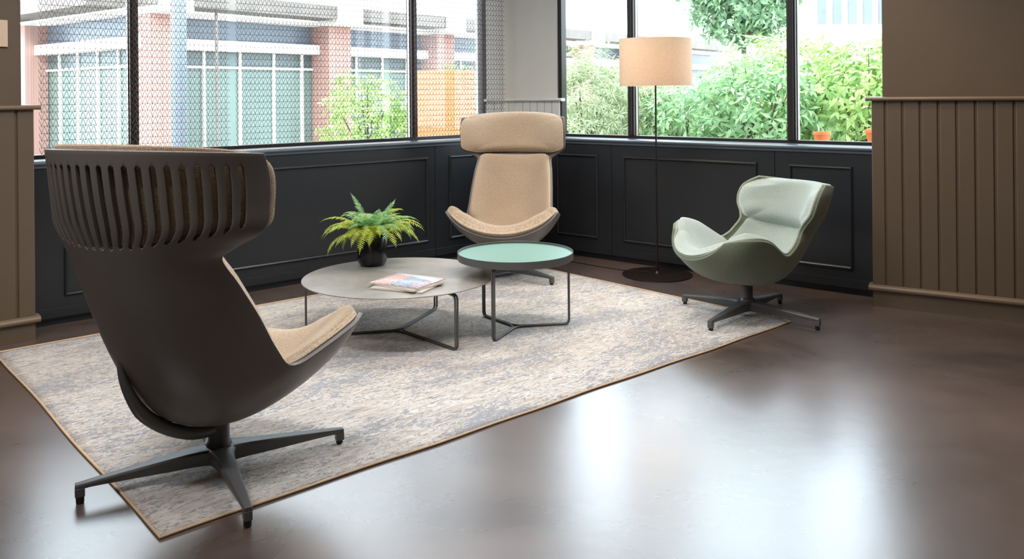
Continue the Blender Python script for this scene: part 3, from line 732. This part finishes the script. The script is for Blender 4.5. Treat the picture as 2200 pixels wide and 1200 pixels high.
part(m, 'glazing_bars', M['white_wall'])
for s_ in (-.88, 3.58, 7.33, 11, 14.5, 18.2):
    m = MB(); m.box(s_-.34, s_+.34, -.1, .55, 0, 2.98, FF); part(m, 'brick_pier', M['brick'])
    m = MB(); m.box(s_-.36, s_+.36, -.1, .98, 2.98, 3.46, FF); part(m, 'pier_cap', M['white_wall'])
for s_ in (4.5, 9):
    m = MB(); m.box(s_-.34, s_+.34, -.1, .4, 0, 2.98, FG); part(m, 'brick_pier', M['brick'])
m = MB(); p = FF(.12, .75, 0); m.tube([(p[0], p[1], 0), (p[0], p[1], 3.9)], .035, 8); part(m, 'drain_pipe', M['grey_metal'])
# pale steel post close outside
m = MB(); m.tube([(-3.93, 10.0, -.01), (-3.93, 10.0, 5)], .09, 14); tag(m.build('steel_post', M['steel_blue'], smooth=True), 'pale blue steel post standing outside the left window', 'post')

# white building behind the garden
hb = empty('white_building', (12, 27, 0), label='white rendered building with a row of narrow windows beyond the garden', cat='building')
def hpart(mb, name, mat):
    o = mb.build(name, mat, hb); o.matrix_parent_inverse = Matrix.Translation((-12, -27, 0)); return o
m = MB(); m.box(8.3, 22, 27, 28, 0, 9); hpart(m, 'wall', M['white_wall'])
for k in range(10):
    x = 9.75+k*.485
    m = MB(); m.box(x, x+.26, 26.9, 27.05, 3.45, 4.25); hpart(m, 'window_pane', M['ext_blue'])

# foliage builders
def leaf(m, p, d, up, L, W, bend=.15):
    s_ = d.cross(up); s_ = s_.normalized() if s_.length > .01 else Vector((1, 0, 0)); n = s_.cross(d)
    a = p; b = p+d*L*.45+n*L*.05; c = p+d*L-n*L*bend
    m.add([a, b+s_*W*.5, c, b-s_*W*.5, b-n*L*.03], [(0, 4, 1), (0, 3, 4), (4, 2, 1), (4, 3, 2)])
def shrub(name, label, cat, c, rad, zc, rz_, n, L, W, mat, seed, group=None, whorl=5, stem=True, trunk_h=None, clump=2.2):
    random.seed(seed); root = empty(name, (c[0], c[1], -.01), label=label, cat=cat, group=group)
    m = MB(); cnt = n//whorl; twigs = []
    for k in range(cnt):
        a = random.uniform(0, 2*pi); ph = math.asin(random.uniform(-1, 1)); rr = random.uniform(.45, 1)**.6
        lump = 1+.22*noise.noise(Vector((cos(a)*clump+seed, sin(a)*clump, ph*clump)))
        p = Vector((rad*rr*lump*cos(a)*cos(ph), rad*rr*lump*sin(a)*cos(ph), zc+rz_*rr*lump*sin(ph)))
        if p.z < .03: continue
        out = (p-Vector((0, 0, zc))).normalized(); ax = (out+Vector((random.gauss(0, .35), random.gauss(0, .35), .4+random.gauss(0, .3)))).normalized(); twigs.append((p, ax))
        t1 = ax.orthogonal().normalized(); t2 = ax.cross(t1)
        for j in range(whorl):
            th = 2*pi*j/whorl+random.uniform(-.4, .4); d = (t1*cos(th)+t2*sin(th)+ax*random.uniform(.15, .8)+Vector((0, 0, -.25))).normalized()
            leaf(m, p+d*.01, d, ax, L*random.uniform(.65, 1.2), W*random.uniform(.8, 1.15))
    m.build('foliage', mat, root, recalc=False)
    if stem:
        q = MB(); th = trunk_h or zc*.6
        q.tube([(0, 0, 0), (.03, .02, th*.5), (.0, .03, th)], [rad*.045+.015, rad*.035+.012, rad*.03+.01], 8)
        for p, ax in random.sample(twigs, min(26, len(twigs))):
            mid = Vector((0, .03, th)).lerp(p, .5)+Vector((0, 0, -.08*rad)); q.tube([(0, .03, th), mid, p], [rad*.016+.006, rad*.010+.004, .003], 5)
        q.build('branches', M['bark'], root, smooth=True)
    return root
G1 = 'shrubs in the garden beyond the right window'
shrub('laurel_shrub', 'leafy laurel shrub with visible branches behind the right-hand pane, nearest the brown wall', 'shrub', (3.45, 8.15), .72, 1.12, .72, 3200, .125, .042, M['laurel'], 1, G1)
shrub('laurel_shrub', 'dense laurel shrub filling the lower half of the wide middle pane', 'shrub', (2.45, 8.35), .80, 1.0, .70, 3600, .115, .036, M['laurel2'], 2, G1)
shrub('laurel_shrub', 'yellow-green laurel shrub behind the mullion at the right end of the middle pane', 'shrub', (3.0, 9.6), .85, 1.25, .72, 3000, .13, .042, M['laurel'], 5, G1)
shrub('laurel_shrub', 'laurel shrub just right of the lamp pole in the middle pane, lower than its neighbours', 'shrub', (1.98, 9.3), .62, .92, .62, 2400, .11, .034, M['laurel2'], 6, G1)
shrub('laurel_shrub', 'tall laurel shrub at the right edge of the window behind the brown wall rail', 'shrub', (4.5, 9.0), .8, 1.3, .72, 2400, .13, .042, M['laurel'], 8, G1)
shrub('juniper_shrub', 'feathery pale juniper at the left end of the right window beside the plaster corner strip', 'shrub', (.80, 9.5), .60, 1.0, .85, 13000, .11, .012, M['conifer'], 3, 'feathery conifers beyond the right window', whorl=9)
shrub('juniper_shrub', 'feathery juniper behind the lamp pole and the first mullion', 'shrub', (1.50, 9.9), .66, .9, .76, 13000, .11, .012, M['conifer'], 4, 'feathery conifers beyond the right window', whorl=9)
shrub('magnolia_tree', 'large dark evergreen tree rising beyond the laurels right of the lamp shade', 'tree', (3.62, 13.2), 1.0, 3.35, 1.35, 9500, .15, .055, M['magnolia'], 7, None, trunk_h=2.2, clump=3)
shrub('garden_shrub', 'low green shrub below the shopfront, left of the orange screen', 'shrub', (-1.75, 10.2), .60, .95, .68, 3000, .09, .03, M['laurel'], 9, 'shrubs outside the left window')
shrub('garden_shrub', 'green shrub behind the top of the orange screen', 'shrub', (-.65, 11.2), .62, 1.05, .68, 2600, .09, .03, M['laurel'], 10, 'shrubs outside the left window')
# orange timber screen
root = empty('timber_screen', (-.80, 9.9, -.01), label='orange slatted timber screen outside, behind the mesh curtain nearest the corner', cat='screen')
m = MB()
for k in range(14): m.box(-.36, .36, -.015, .015, .04+k*.112, .04+k*.112+.106)
m.build('slats', M['orange'], root)
for x in (-.36, .34): m = MB(); m.box(x-.02, x+.02, .015, .06, 0, 1.62); m.build('post', M['orange'], root)
# terracotta planters on a wooden bench
root = empty('garden_bench', (2.92, 7.25, -.01), radians(-8), label='weathered wooden bench outside the right-hand pane, carrying terracotta planters', cat='bench')
m = MB(); m.box(-.45, .45, -.10, .10, .83, .87); m.build('bench_top', M['wood'], root)
for x in (-.40, .40):
    for y in (-.07, .07): m = MB(); m.box(x-.025, x+.025, y-.02, y+.02, 0, .83); m.build('leg', M['wood'], root)
def pot_out(x, y, z, s_, label):
    m = MB(); m.lathe([(0, 0), (.07*s_, 0), (.092*s_, .10*s_), (.10*s_, .10*s_), (.10*s_, .13*s_), (.088*s_, .13*s_), (.085*s_, .11*s_), (0, .11*s_)], 28)
    o = m.build('terracotta_planter', M['terracotta'], loc=(x, y, z), smooth=True, angle=35); tag(o, label, 'planter', 'terracotta planters on the bench outside')
pot_out(3.10, 7.22, .86, .9, 'orange terracotta planter at the right end of the bench outside')
pot_out(2.66, 7.28, .86, .75, 'orange terracotta planter at the left end of the bench outside')
